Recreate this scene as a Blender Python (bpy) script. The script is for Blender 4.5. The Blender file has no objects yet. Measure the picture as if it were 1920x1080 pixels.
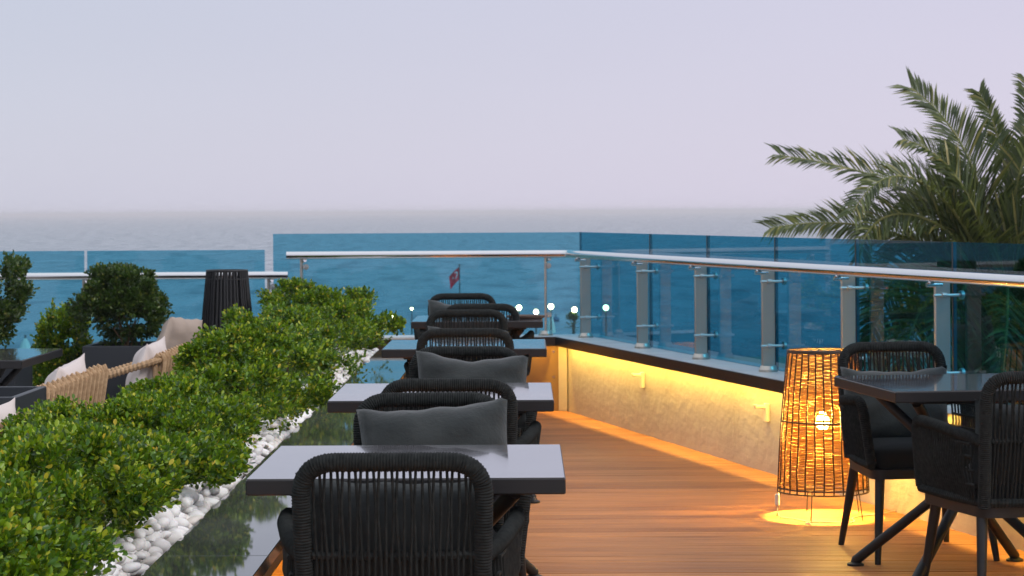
import bpy, math, random
import numpy as np
from mathutils import Vector, Matrix, Euler
random.seed(7); rng = np.random.default_rng(7)
S = bpy.context.scene; COL = S.collection
R = math.radians; PI = math.pi

# ------------------------------------------------------------------ camera
EYE = 1.417
cam_data = bpy.data.cameras.new('camera'); cam = bpy.data.objects.new('camera', cam_data); COL.objects.link(cam)
cam_data.sensor_width = 36; cam_data.lens = 78.94; cam_data.shift_y = -0.075
cam_data.clip_start = 0.1; cam_data.clip_end = 60000
cam_data.dof.use_dof = True; cam_data.dof.focus_distance = 7.0; cam_data.dof.aperture_fstop = 13
cam.matrix_world = (Matrix.Translation((0, 0, EYE)) @ Matrix.Rotation(math.atan(25/4210), 4, 'Z')
                    @ Matrix.Rotation(R(90), 4, 'X') @ Matrix.Rotation(R(-0.33), 4, 'Z'))
S.camera = cam

# ------------------------------------------------------------------ world: overcast dusk
SUN_EL, SUN_AZ = R(38), R(120)          # a veiled sun high behind the camera, to the right
world = bpy.data.worlds.new('World'); S.world = world; world.use_nodes = True
nt = world.node_tree; nt.nodes.clear()
def wn(t, **k):
    n = nt.nodes.new(t)
    for a, b in k.items(): setattr(n, a, b)
    return n
wo = wn('ShaderNodeOutputWorld'); bg = wn('ShaderNodeBackground'); bg2 = wn('ShaderNodeBackground'); ad = wn('ShaderNodeAddShader')
sky = wn('ShaderNodeTexSky', sky_type='NISHITA', sun_disc=False, sun_elevation=SUN_EL, sun_rotation=SUN_AZ)
bg.inputs['Strength'].default_value = 0.012
nt.links.new(sky.outputs[0], bg.inputs[0])
tc = wn('ShaderNodeTexCoord'); sp = wn('ShaderNodeSeparateXYZ'); nt.links.new(tc.outputs['Generated'], sp.inputs[0])
mr = wn('ShaderNodeMapRange'); mr.inputs[1].default_value = 0.0; mr.inputs[2].default_value = 1.0
nt.links.new(sp.outputs['Z'], mr.inputs[0])
cr = wn('ShaderNodeValToRGB'); e = cr.color_ramp.elements
e[0].position = 0.0; e[0].color = (.585, .558, .665, 1)
e[1].position = 1.0; e[1].color = (.93, .95, 1.02, 1)
q = cr.color_ramp.elements.new(0.10); q.color = (.535, .530, .635, 1)
q = cr.color_ramp.elements.new(0.35); q.color = (.70, .71, .79, 1)
nt.links.new(mr.outputs[0], cr.inputs[0])
# the cloud deck is a touch paler towards the right (east) than to the left
mx = wn('ShaderNodeMapRange'); mx.inputs[1].default_value = -.25; mx.inputs[2].default_value = .25
mx.inputs[3].default_value = 0; mx.inputs[4].default_value = 1
nt.links.new(sp.outputs['X'], mx.inputs[0])
tint = wn('ShaderNodeMixRGB', blend_type='MIX'); tint.inputs[1].default_value = (.90, .95, .96, 1); tint.inputs[2].default_value = (1.06, 1.01, 1.05, 1)
nt.links.new(mx.outputs[0], tint.inputs[0])
noi = wn('ShaderNodeTexNoise'); noi.inputs['Scale'].default_value = 1.6; noi.inputs['Detail'].default_value = 3
mpn = wn('ShaderNodeMapping'); mpn.inputs['Scale'].default_value = (1, 1, 3.5)
nt.links.new(tc.outputs['Generated'], mpn.inputs[0]); nt.links.new(mpn.outputs[0], noi.inputs['Vector'])
nm = wn('ShaderNodeMapRange'); nm.inputs[3].default_value = .93; nm.inputs[4].default_value = 1.07
nt.links.new(noi.outputs[0], nm.inputs[0])
m1 = wn('ShaderNodeMixRGB', blend_type='MULTIPLY'); m1.inputs[0].default_value = 1
nt.links.new(cr.outputs[0], m1.inputs[1]); nt.links.new(tint.outputs[0], m1.inputs[2])
m2 = wn('ShaderNodeMixRGB', blend_type='MULTIPLY'); m2.inputs[0].default_value = 1
nt.links.new(m1.outputs[0], m2.inputs[1]); nt.links.new(nm.outputs[0], m2.inputs[2])
nt.links.new(m2.outputs[0], bg2.inputs[0]); bg2.inputs['Strength'].default_value = 1.0
nt.links.new(bg.outputs[0], ad.inputs[0]); nt.links.new(bg2.outputs[0], ad.inputs[1]); nt.links.new(ad.outputs[0], wo.inputs[0])

sun_d = bpy.data.lights.new('sun', 'SUN'); sun_d.energy = 1.3; sun_d.angle = R(18); sun_d.color = (1, .96, .92)
sun = bpy.data.objects.new('sun', sun_d); COL.objects.link(sun)
sdir = Vector((math.sin(SUN_AZ)*math.cos(SUN_EL), math.cos(SUN_AZ)*math.cos(SUN_EL), math.sin(SUN_EL)))
sun.rotation_euler = sdir.to_track_quat('Z', 'Y').to_euler(); sun.location = (4, -4, 8)

S.view_settings.view_transform = 'Standard'; S.view_settings.look = 'None'
S.view_settings.exposure = 0.10; S.view_settings.gamma = 1.0; S.view_settings.use_curve_mapping = False
S.render.engine = 'CYCLES'
S.cycles.max_bounces = 10; S.cycles.transparent_max_bounces = 16; S.cycles.sample_clamp_indirect = 6

# ------------------------------------------------------------------ materials
M = {}
class Mat:
    def __init__(s, name, color=(.5, .5, .5), rough=.5, metal=0, **kw):
        m = bpy.data.materials.new(name); m.use_nodes = True; s.m = m; s.t = m.node_tree
        s.b = s.t.nodes['Principled BSDF']; M[name] = m
        s.b.inputs['Base Color'].default_value = (*color, 1); s.b.inputs['Roughness'].default_value = rough
        s.b.inputs['Metallic'].default_value = metal
        for k, v in kw.items(): s.b.inputs[k.replace('_', ' ')].default_value = v
    def n(s, t, **k):
        n = s.t.nodes.new(t)
        for a, b in k.items():
            if a in n.inputs: n.inputs[a].default_value = b
            else: setattr(n, a, b)
        return n
    def l(s, a, b): s.t.links.new(a, b)
    def coords(s, scale=(1, 1, 1), kind='Object'):
        tc = s.n('ShaderNodeTexCoord'); mp = s.n('ShaderNodeMapping'); mp.inputs['Scale'].default_value = scale
        s.l(tc.outputs[kind], mp.inputs[0]); return mp.outputs[0]
    def noise(s, vec, scale, detail=4, rough=.55):
        n = s.n('ShaderNodeTexNoise'); n.inputs['Scale'].default_value = scale; n.inputs['Detail'].default_value = detail
        n.inputs['Roughness'].default_value = rough
        if vec is not None: s.l(vec, n.inputs['Vector'])
        return n.outputs[0]
    def ramp(s, fac, stops, target='Base Color'):
        r = s.n('ShaderNodeValToRGB'); el = r.color_ramp.elements
        while len(el) > 1: el.remove(el[0])
        el[0].position = stops[0][0]; el[0].color = (*stops[0][1], 1)
        for p, c in stops[1:]:
            x = el.new(p); x.color = (*c, 1)
        s.l(fac, r.inputs[0])
        if target: s.l(r.outputs[0], s.b.inputs[target])
        return r.outputs[0]
    def rng(s, fac, a, b, target=None):
        r = s.n('ShaderNodeMapRange'); r.inputs[3].default_value = a; r.inputs[4].default_value = b; s.l(fac, r.inputs[0])
        if target: s.l(r.outputs[0], s.b.inputs[target])
        return r.outputs[0]
    def bump(s, fac, strength=.3, dist=.01):
        n = s.n('ShaderNodeBump'); n.inputs['Strength'].default_value = strength; n.inputs['Distance'].default_value = dist
        s.l(fac, n.inputs['Height']); s.l(n.outputs[0], s.b.inputs['Normal']); return n
    def mul(s, a, b, target='Base Color'):
        n = s.n('ShaderNodeMixRGB', blend_type='MULTIPLY'); n.inputs[0].default_value = 1
        s.l(a, n.inputs[1]); s.l(b, n.inputs[2])
        if target: s.l(n.outputs[0], s.b.inputs[target])
        return n.outputs[0]

def objrand(m):
    return m.n('ShaderNodeObjectInfo').outputs['Random']
def island(m):
    return m.n('ShaderNodeNewGeometry').outputs['Random Per Island']

a = Mat('rope', (.02, .022, .022), .85); v = a.coords(); a.ramp(a.noise(v, 60), [(.3, (.008, .0098, .0098)), (.7, (.022, .0252, .0245))]); a.bump(a.noise(v, 900, 2), .4, .001)
a = Mat('powder_metal', (.008, .0085, .009), .5); a.bump(a.noise(a.coords(), 700, 1), .1, .0005)
a = Mat('pillow_fabric', (.05, .054, .055), .9, Sheen_Weight=.25); v = a.coords(); a.ramp(a.noise(v, 9), [(.3, (.024, .030, .031)), (.7, (.038, .044, .044))])
nz = a.noise(v, 14, 6, .7); a.bump(nz, .55, .012)
a = Mat('seat_fabric', (.016, .018, .019), .9); a.bump(a.noise(a.coords(), 500, 2), .3, .001)
a = Mat('table_stone', (.10, .10, .11), .07, IOR=1.75, Coat_Weight=.45, Coat_Roughness=.03, Coat_IOR=1.55); v = a.coords(); a.ramp(a.noise(v, 6, 6), [(.3, (.07, .069, .076)), (.7, (.11, .108, .116))]); a.rng(a.noise(v, 12), .05, .14, 'Roughness')
a = Mat('table_edge', (.009, .0085, .009), .4); a.bump(a.noise(a.coords(), 300, 2), .08, .001)
a = Mat('ledge_stone', (.035, .042, .038), .05, IOR=1.6); v = a.coords((1, .3, 1)); a.ramp(a.noise(v, 5, 6, .6), [(.3, (.055, .064, .056)), (.7, (.105, .115, .10))]); a.rng(a.noise(v, 9), .02, .07, 'Roughness')
a = Mat('coping_stone', (.42, .40, .40), .16, IOR=1.5); v = a.coords(); a.ramp(a.noise(v, 5, 8, .65), [(.3, (.50, .46, .45)), (.5, (.62, .57, .55)), (.7, (.70, .65, .62))]); a.rng(a.noise(v, 20), .3, .5, 'Roughness')
a = Mat('coping_edge', (.012, .011, .011), .35)
a = Mat('plaster', (.50, .43, .37), .85); v = a.coords()
c1 = a.ramp(a.noise(v, 2.2, 6), [(.3, (.45, .40, .37)), (.7, (.53, .48, .45))], None); a.l(c1, a.b.inputs['Base Color'])
n1 = a.noise(a.coords((1, 1, 1.6)), 9, 5, .6); n2 = a.n('ShaderNodeTexVoronoi'); n2.feature = 'DISTANCE_TO_EDGE'; n2.inputs['Scale'].default_value = 7
dis = a.n('ShaderNodeMixRGB'); dis.inputs[0].default_value = .35
nc = a.n('ShaderNodeTexNoise'); nc.inputs['Scale'].default_value = 5; a.l(v, nc.inputs['Vector']); a.l(v, dis.inputs[1]); a.l(nc.outputs['Color'], dis.inputs[2]); a.l(dis.outputs[0], n2.inputs['Vector'])
mm = a.n('ShaderNodeMath', operation='ADD'); a.l(n1, mm.inputs[0]); a.l(a.rng(n2.outputs[0], 0, .6), mm.inputs[1]); a.bump(mm.outputs[0], .32, .02)
a = Mat('end_panel', (.16, .085, .03), .3); v = a.coords((1, 1, 1)); a.ramp(a.noise(v, 3, 6), [(.3, (.17, .10, .045)), (.7, (.28, .17, .08))])
a = Mat('deck_wood', (.3, .15, .07), .55); v = a.coords((.5, 26, 26)); st = a.noise(v, 4, 8, .6)
c1 = a.ramp(st, [(.25, (.22, .078, .023)), (.45, (.46, .185, .056)), (.75, (.64, .295, .10))], None)
c2 = a.ramp(objrand(a), [(0, (.78, .73, .70)), (.2, (.95, .93, .92)), (.6, (1, 1, 1)), (1, (1.12, 1.12, 1.08))], None); a.mul(c1, c2); a.bump(st, .25, .003); a.rng(st, .4, .7, 'Roughness')
a = Mat('deck_bed', (.03, .018, .01), .9)
a = Mat('riser_wood', (.12, .055, .028), .6); v = a.coords((14, .7, 14)); a.ramp(a.noise(v, 4, 6), [(.3, (.06, .03, .016)), (.7, (.16, .08, .04))])
a = Mat('steel', (.74, .73, .73), .2, 1.0); v = a.coords(); a.rng(a.noise(v, 40), .10, .22, 'Roughness')
a = Mat('post_steel', (.52, .48, .43), .4, .9); a.rng(a.noise(a.coords(), 25), .3, .44, 'Roughness')
Mat('clamp_steel', (.55, .54, .53), .42, .9)
a = Mat('pebble', (.8, .79, .77), .5); c = a.ramp(a.noise(a.coords(), 30, 4), [(.3, (.78, .76, .74)), (.6, (.90, .89, .88))], None)
c2 = a.ramp(island(a), [(0, (.86, .80, .74)), (.25, (.97, .95, .92)), (1, (1, 1, 1))], None); a.mul(c, c2); a.b.inputs['Subsurface Weight'].default_value = .08
a = Mat('soil', (.02, .014, .01), .95); a.bump(a.noise(a.coords(), 60, 5), .8, .02)
a = Mat('planter_grey', (.022, .027, .034), .5); a.bump(a.noise(a.coords(), 200, 2), .1, .001)
a = Mat('tan_rope', (.42, .26, .13), .8); a.ramp(a.noise(a.coords(), 50), [(.3, (.33, .20, .10)), (.7, (.52, .35, .20))])
a = Mat('cream_fabric', (.62, .55, .52), .9); a.bump(a.noise(a.coords(), 22, 4), .3, .01)
a = Mat('taupe_fabric', (.36, .29, .24), .9); a.bump(a.noise(a.coords(), 18, 4), .4, .01)
a = Mat('red_wood', (.24, .085, .045), .45); a.ramp(a.noise(a.coords((8, 8, 1)), 6, 5), [(.3, (.16, .055, .03)), (.7, (.32, .13, .075))])
a = Mat('black_rope', (.006, .0065, .009), .6)
a = Mat('cane_dark', (.035, .018, .008), .6)
a = Mat('wicker', (.30, .17, .07), .65); a.ramp(island(a), [(0, (.20, .10, .04)), (1, (.40, .24, .10))])
tr = a.n('ShaderNodeBsdfTranslucent'); tr.inputs[0].default_value = (.9, .60, .20, 1); mxs = a.n('ShaderNodeMixShader'); mxs.inputs[0].default_value = .45
out = a.t.nodes['Material Output']; a.l(a.b.outputs[0], mxs.inputs[1]); a.l(tr.outputs[0], mxs.inputs[2]); a.l(mxs.outputs[0], out.inputs[0])
a = Mat('white_plastic', (.75, .72, .66), .35)
a = Mat('clear_cable', (.6, .5, .38), .3)
a = Mat('cream_paint', (.82, .76, .62), .4)
a = Mat('dark_tray', (.08, .045, .03), .5)
a = Mat('sand', (.34, .30, .24), .95); a.bump(a.noise(a.coords(), .5, 5), .3, .1)
a = Mat('terrace_tile', (.20, .18, .16), .6)
a = Mat('bark', (.10, .075, .05), .95); a.bump(a.noise(a.coords((1, 1, 3)), 20, 5), .8, .02)
a = Mat('twig', (.16, .10, .05), .85)
for k in ('rope', 'pillow_fabric', 'seat_fabric'): M[k].node_tree.nodes['Principled BSDF'].inputs['Specular IOR Level'].default_value = .18
def leafmat(name, cols, trans, fac=.3, rough=.38):
    a = Mat(name, cols[0][1], rough); a.ramp(island(a), cols)
    tr = a.n('ShaderNodeBsdfTranslucent'); tr.inputs[0].default_value = (*trans, 1); mxs = a.n('ShaderNodeMixShader'); mxs.inputs[0].default_value = fac
    a.l(a.b.outputs[0], mxs.inputs[1]); a.l(tr.outputs[0], mxs.inputs[2]); a.l(mxs.outputs[0], a.t.nodes['Material Output'].inputs[0])
leafmat('box_leaf', [(0, (.007, .036, .003)), (.36, (.032, .11, .005)), (.62, (.12, .25, .008)), (.88, (.31, .42, .012)), (.97, (.50, .48, .03)), (1, (.66, .44, .04))], (.24, .38, .010), .24)
leafmat('dark_leaf', [(0, (.018, .045, .012)), (.5, (.035, .075, .014)), (.9, (.09, .14, .02)), (1, (.20, .20, .03))], (.08, .16, .02))
leafmat('palm_leaf', [(0, (.022, .045, .018)), (.45, (.055, .085, .026)), (.85, (.14, .17, .045)), (1, (.34, .28, .09))], (.17, .21, .03), .22, .42)
a = Mat('palm_rachis', (.16, .18, .06), .5); a.ramp(a.noise(a.coords(), 3), [(.3, (.10, .14, .03)), (.7, (.25, .22, .07))])
a = Mat('flag_red', (.78, .008, .03), .8); a = Mat('flag_white', (.8, .78, .78), .8)
a = Mat('parasol_white', (.62, .66, .62), .8); a = Mat('parasol_blue', (.02, .09, .2), .8)
a = Mat('buoy_blue', (.02, .10, .18), .5)
a = Mat('lamp_post', (.10, .11, .12), .5)
def emis(name, col, s):
    m = bpy.data.materials.new(name); m.use_nodes = True; M[name] = m
    b = m.node_tree.nodes['Principled BSDF']; b.inputs['Emission Color'].default_value = (*col, 1); b.inputs['Emission Strength'].default_value = s
    b.inputs['Base Color'].default_value = (.8, .7, .5, 1)
emis('led', (1, .62, .10), 310)
emis('led_low', (1, .57, .08), 200)
emis('bulb', (1, .58, .11), 3600)
emis('globe_light', (1, .36, .14), 95)
# water
a = Mat('water', (.085, .115, .15), .22, IOR=1.33)
v = a.coords((.35, 1, 1)); w1 = a.noise(a.coords((.42, .13, 1)), 1.0, 5, .6); w2 = a.noise(a.coords((.30, .055, 1)), 1.0, 6, .62)
a.ramp(w2, [(.36, (.04, .08, .12)), (.47, (.13, .18, .22)), (.62, (.20, .25, .29))])
bp = a.bump(w1, 1.0, 1.1)
a.rng(w2, .42, .12, 'Roughness')
# tinted glass: dyed in the mass, mirror reflection at the surface
def glass(name, tint):
    m = bpy.data.materials.new(name); m.use_nodes = True; M[name] = m; t = m.node_tree; t.nodes.clear()
    o = t.nodes.new('ShaderNodeOutputMaterial'); tr = t.nodes.new('ShaderNodeBsdfTransparent'); tr.inputs[0].default_value = (*[c**.5 for c in tint], 1)
    g = t.nodes.new('ShaderNodeBsdfGlossy'); g.inputs['Roughness'].default_value = .015; g.inputs[0].default_value = (.9, .95, 1, 1)
    f = t.nodes.new('ShaderNodeFresnel'); f.inputs[0].default_value = 1.45
    geo = t.nodes.new('ShaderNodeNewGeometry'); inv = t.nodes.new('ShaderNodeMath'); inv.operation = 'SUBTRACT'; inv.inputs[0].default_value = 1
    mu = t.nodes.new('ShaderNodeMath'); mu.operation = 'MULTIPLY'
    t.links.new(geo.outputs['Backfacing'], inv.inputs[1]); t.links.new(f.outputs[0], mu.inputs[0]); t.links.new(inv.outputs[0], mu.inputs[1])
    mx = t.nodes.new('ShaderNodeMixShader'); t.links.new(mu.outputs[0], mx.inputs[0]); t.links.new(tr.outputs[0], mx.inputs[1]); t.links.new(g.outputs[0], mx.inputs[2])
    t.links.new(mx.outputs[0], o.inputs[0])
glass('blue_glass', (.17, .52, .68))
glass('oblique_blue_glass', (.035, .27, .42))  # same glass on the right run; darkening from the oblique view put into its tint
Mat('glass_edge', (.02, .12, .16), .2)

# ------------------------------------------------------------------ mesh helpers
class MB:
    def __init__(s): s.v = []; s.f = []; s.n = 0
    def add(s, vs, fs):
        s.v.append(np.asarray(vs, float).reshape(-1, 3)); s.f.extend([tuple(i + s.n for i in f) for f in fs]); s.n += len(s.v[-1]); return s
    def box(s, c, d, rot=None, bev=0):
        x, y, z = [k/2 for k in d]
        if bev:
            b = bev; vs = []; fs = []
            ring = [(-x+b, -y), (x-b, -y), (x, -y+b), (x, y-b), (x-b, y), (-x+b, y), (-x, y-b), (-x, -y+b)]
            ring2 = [(px*(1-b/x), py*(1-b/y)) for px, py in ring]
            for R_, zz in ((ring2, -z), (ring, -z+b), (ring, z-b), (ring2, z)): vs += [(px, py, zz) for px, py in R_]
            for k in range(3):
                for i in range(8): j = (i+1) % 8; fs.append((k*8+i, k*8+j, k*8+8+j, k*8+8+i))
            fs.append(tuple(range(7, -1, -1))); fs.append(tuple(range(24, 32)))
        else:
            vs = [(-x, -y, -z), (x, -y, -z), (x, y, -z), (-x, y, -z), (-x, -y, z), (x, -y, z), (x, y, z), (-x, y, z)]
            fs = [(0, 3, 2, 1), (4, 5, 6, 7), (0, 1, 5, 4), (1, 2, 6, 5), (2, 3, 7, 6), (3, 0, 4, 7)]
        vs = np.array(vs)
        if rot is not None:
            m = np.array((rot if isinstance(rot, Matrix) else Euler(rot).to_matrix())); vs = vs @ m.T
        return s.add(vs + np.array(c), fs)
    def prism(s, poly, z0, z1):
        n = len(poly); vs = [(x, y, z0) for x, y in poly] + [(x, y, z1) for x, y in poly]
        a = sum(poly[i][0]*poly[(i+1) % n][1]-poly[(i+1) % n][0]*poly[i][1] for i in range(n))
        fs = [tuple(range(n-1, -1, -1)), tuple(range(n, 2*n))] + [(i, (i+1) % n, n+(i+1) % n, n+i) for i in range(n)]
        if a < 0: fs = [tuple(reversed(f)) for f in fs]
        return s.add(vs, fs)
    def tube(s, pts, rad, sides=8, closed=False, caps=True, flat=None):
        P = np.asarray(pts, float); n = len(P); rad = np.broadcast_to(np.asarray(rad, float), (n,))
        T = np.zeros_like(P)
        if closed: T = np.roll(P, -1, 0) - np.roll(P, 1, 0)
        else: T[1:-1] = P[2:] - P[:-2]; T[0] = P[1]-P[0]; T[-1] = P[-1]-P[-2]
        T /= np.linalg.norm(T, axis=1)[:, None] + 1e-12
        up = np.array([0, 0, 1.]) if abs(T[0][2]) < .9 else np.array([1., 0, 0])
        N = np.cross(up, T[0]); N /= np.linalg.norm(N); Ns = [N]
        for i in range(1, n):
            N = Ns[-1] - T[i]*np.dot(Ns[-1], T[i]); N /= np.linalg.norm(N) + 1e-12; Ns.append(N)
        Ns = np.array(Ns); Bs = np.cross(T, Ns)
        an = np.arange(sides)*2*PI/sides
        fx, fy = flat if flat else (1, 1)
        V = P[:, None, :] + rad[:, None, None]*(fx*np.cos(an)[None, :, None]*Ns[:, None, :] + fy*np.sin(an)[None, :, None]*Bs[:, None, :])
        fs = []
        for i in range(n if closed else n-1):
            a0 = i*sides; b0 = ((i+1) % n)*sides
            for j in range(sides): k = (j+1) % sides; fs.append((a0+j, a0+k, b0+k, b0+j))
        if caps and not closed: fs.append(tuple(range(sides-1, -1, -1))); fs.append(tuple((n-1)*sides+j for j in range(sides)))
        return s.add(V.reshape(-1, 3), fs)
    def cyl(s, a, b, r0, r1=None, sides=12): return s.tube([a, b], [r0, r0 if r1 is None else r1], sides)
    def lathe(s, prof, c=(0, 0, 0), sides=20, caps=True):
        an = np.arange(sides)*2*PI/sides
        vs = [(c[0]+r*math.cos(t), c[1]+r*math.sin(t), c[2]+z) for r, z in prof for t in an]; fs = []
        for i in range(len(prof)-1):
            for j in range(sides): k = (j+1) % sides; fs.append((i*sides+j, i*sides+k, (i+1)*sides+k, (i+1)*sides+j))
        if caps: fs.append(tuple(range(sides-1, -1, -1))); fs.append(tuple((len(prof)-1)*sides+j for j in range(sides)))
        return s.add(vs, fs)
    def mesh(s, name, mat, smooth=True):
        me = bpy.data.meshes.new(name); V = np.concatenate(s.v); me.from_pydata(V.tolist(), [], s.f)
        me.materials.append(M[mat])
        if smooth:
            me.polygons.foreach_set('use_smooth', [True]*len(me.polygons))
            try: me.set_sharp_from_angle(angle=R(38))
            except Exception: pass
        me.update(); return me
    def build(s, name, mat, parent=None, smooth=True, **props):
        return link(name, s.mesh(name, mat, smooth), parent, **props)
def link(name, me, parent=None, **props):
    o = bpy.data.objects.new(name, me); COL.objects.link(o)
    if parent is not None: o.parent = parent
    for k, v in props.items(): o[k] = v
    return o
def tag(o, label, cat, group=None):
    o['label'] = label; o['category'] = cat
    if group: o['group'] = group
    return o
def empty(name, loc=(0, 0, 0), rz=0, label=None, cat=None, group=None):
    o = bpy.data.objects.new(name, None); COL.objects.link(o); o.location = loc; o.rotation_euler = (0, 0, rz)
    o.empty_display_size = .1
    if label: tag(o, label, cat, group)
    return o
def copy_tree(o, parent=None):
    c = o.copy(); COL.objects.link(c); c.parent = parent
    for ch in KIDS.get(o.name, [x for x in bpy.data.objects if x.parent == o]): copy_tree(ch, c)
    return c
KIDS = {}
def resample(P, step):
    P = np.asarray(P, float); d = np.r_[0, np.cumsum(np.linalg.norm(np.diff(P, axis=0), axis=1))]
    n = max(2, int(d[-1]/step)); t = np.linspace(0, d[-1], n)
    return np.stack([np.interp(t, d, P[:, k]) for k in range(3)], 1)
def fillet(pts, r, k=6):
    P = [Vector(p) for p in pts]; out = [P[0]]
    rr = r if isinstance(r, (list, tuple)) else [r]*len(P)
    for i in range(1, len(P)-1):
        a, b, c = P[i-1], P[i], P[i+1]; q = min(rr[i], (a-b).length*.49, (c-b).length*.49)
        s = b+(a-b).normalized()*q; e = b+(c-b).normalized()*q
        for j in range(k+1):
            t = j/k; out.append((1-t)**2*s+2*t*(1-t)*b+t*t*e)
    out.append(P[-1]); return [tuple(p) for p in out]
def rope_tube(mb, pts, r, step=.0036, amp=.0011, sides=10):
    P = resample(pts, step); rad = r + amp*np.where(np.arange(len(P)) % 2, 1, -1)
    return mb.tube(P, rad, sides)

# ------------------------------------------------------------------ ground plan
CX, CY = .284, 15.93            # inner corner of the parapet
SL = .2664                      # the right wall runs outwards towards the camera
def wx(y, off=0): return CX + off*1.035 + SL*(CY - y)       # x of a line parallel to the right wall, off metres outside its face
DN = Vector((.9663, .2574, 0))  # its outward normal
YN = 4.0                        # nearest built y

# ------------------------------------------------------------------ setting: far ground, sea
mb = MB(); mb.add([(-4000, 100, -6), (4000, 100, -6), (9000, 30000, -6), (-9000, 30000, -6)], [(0, 1, 2, 3)]); mb.build('sea', 'water', kind='structure')
mb = MB(); mb.add([(-400, -60, -4.5), (400, -60, -4.5), (400, 92, -4.6), (400, 104, -6.3), (-400, 104, -6.3), (-400, 92, -4.6)], [(0, 1, 2, 5), (5, 2, 3, 4)]); mb.build('beach', 'sand', kind='structure')

# terrace slab and deck
mb = MB(); mb.prism([(-1.0, YN), (wx(YN)-.001, YN), (CX, CY), (-1.0, CY)], -.35, -.032)
floor = mb.build('deck_floor', 'deck_bed', smooth=False, kind='structure')
W = .14; prof = []
g = 4
for i in range(g):
    x0 = -W/2+.003+i*(W-.006)/g; x1 = x0+(W-.006)/g
    prof += [(x0+.002, -.005), (x0+.007, 0), (x1-.007, 0), (x1-.002, -.005)]
prof = [(-W/2+.0035, -.03)] + prof + [(W/2-.0035, -.03)]
y = CY - W/2 - .006; k = 0
while y > YN:
    n = len(prof); vs = []; fs = []
    for (u, z) in prof: vs.append((-1.0, y+u, z-.0))
    for (u, z) in prof: vs.append((wx(y+u)+.012 if y+u < CY else CX, y+u, z))
    fs = [(i+1, i, n+i, n+i+1) for i in range(n-1)] + [(0, n-1, 2*n-1, n)] + [tuple(range(n)), tuple(range(2*n-1, n-1, -1))]
    mb = MB(); mb.add(vs, fs); o = mb.build('plank', 'deck_wood', floor, smooth=False)
    o.location.z = random.uniform(-.0012, .0006)
    y -= W; k += 1

# left, lower terrace
mb = MB(); mb.prism([(-9, 2), (-1.81, 2), (-1.81, 16.3), (-9, 16.3)], -.35, -.15); mb.build('lower_terrace', 'terrace_tile', smooth=False, kind='structure')

# ------------------------------------------------------------------ parapet walls, coping, LED strips
OUT = .26
wall = empty('parapet_wall', (0, 0, 0), label='low beige plastered parapet wall glowing yellow under its dark edged stone coping, right side of the deck', cat='wall')
mb = MB(); mb.prism([(CX, CY), (wx(YN), YN), (wx(YN, .2), YN), (wx(CY+.2, .2), CY+.2), (CX+.0, CY+.2)], -.3, .515); mb.build('plaster_wall', 'plaster', wall, smooth=False)
# narrow plastered return at the corner
mb = MB(); mb.prism([(CX-.055, CY-.012), (CX+.004, CY-.055), (CX+.004, CY-.001), (CX-.055, CY-.001)], 0.002, .513); mb.build('corner_return', 'plaster', wall, smooth=False)
LIP = .09; CT, CB, CS = .53, .465, .516      # coping top, lip bottom, soffit
def lipx(y, d=LIP): return wx(y, -d)
LCY = CY - LIP                                  # lip line of the end wall
mb = MB(); mb.prism([(lipx(YN), YN), (wx(YN, OUT), YN), (wx(CY+OUT, OUT), CY+OUT), (-1.72, CY+OUT), (-1.72, LCY), (lipx(LCY), LCY)], CS, CT)
mb.build('coping', 'coping_stone', wall, smooth=False)
t = .010
mb = MB(); mb.prism([(lipx(YN), YN), (lipx(LCY), LCY), (lipx(LCY-t)-t*0, LCY-t), (lipx(LCY-t)-t*1.035, LCY-t), (lipx(YN)-t*1.035, YN)][0:1] + [(lipx(LCY), LCY), (lipx(LCY-t, LIP+t), LCY-t), (lipx(YN, LIP+t), YN)], CB, CT-.002); mb.build('coping_fascia', 'coping_edge', wall, smooth=False)
mb = MB(); mb.prism([(-.735, LCY), (lipx(LCY)-.0005, LCY), (lipx(LCY-t, LIP+t)-.0005, LCY-t), (-.735, LCY-t)], CB, CT-.002); mb.build('coping_fascia', 'coping_edge', wall, smooth=False)
def led_line(parent, mat, quad, z):
    """LED tape: a lit face looking down, in a dark channel that hides its back"""
    (x0, y0), (x1, y1), (x2, y2), (x3, y3) = quad
    mb = MB(); mb.prism(quad, z+.0006, z+.004); ch = mb.build('led_channel', 'coping_edge', parent, smooth=False)
    mb = MB(); mb.add([(x, y, z) for x, y in reversed(quad)], [(0, 1, 2, 3)]); mb.build('led_strip', mat, ch, smooth=False)
led_line(wall, 'led', [(wx(YN, -.078), YN), (wx(CY-.12, -.078), CY-.12), (wx(CY-.12, -.084), CY-.12), (wx(YN, -.084), YN)], .503)
led_line(wall, 'led_low', [(-.72, CY-.084), (CX-.1, CY-.084), (CX-.1, CY-.078), (-.72, CY-.078)], .503)

endw = empty('end_wall', (0, 0, 0), label='low brown end wall closing the deck behind the last table, lit amber from above', cat='wall')
mb = MB(); mb.prism([(-1.72, CY), (CX-.001, CY), (CX-.001, CY+.2), (-1.72, CY+.2)], -.3, .515); mb.build('wall', 'end_panel', endw, smooth=False)
for z in (.06, .24, .42):
    mb = MB(); mb.tube([(CX-.09, CY-.006, z), (CX-.09, CY, z)], .007, 8); mb.build('screw', 'steel', endw)
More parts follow.
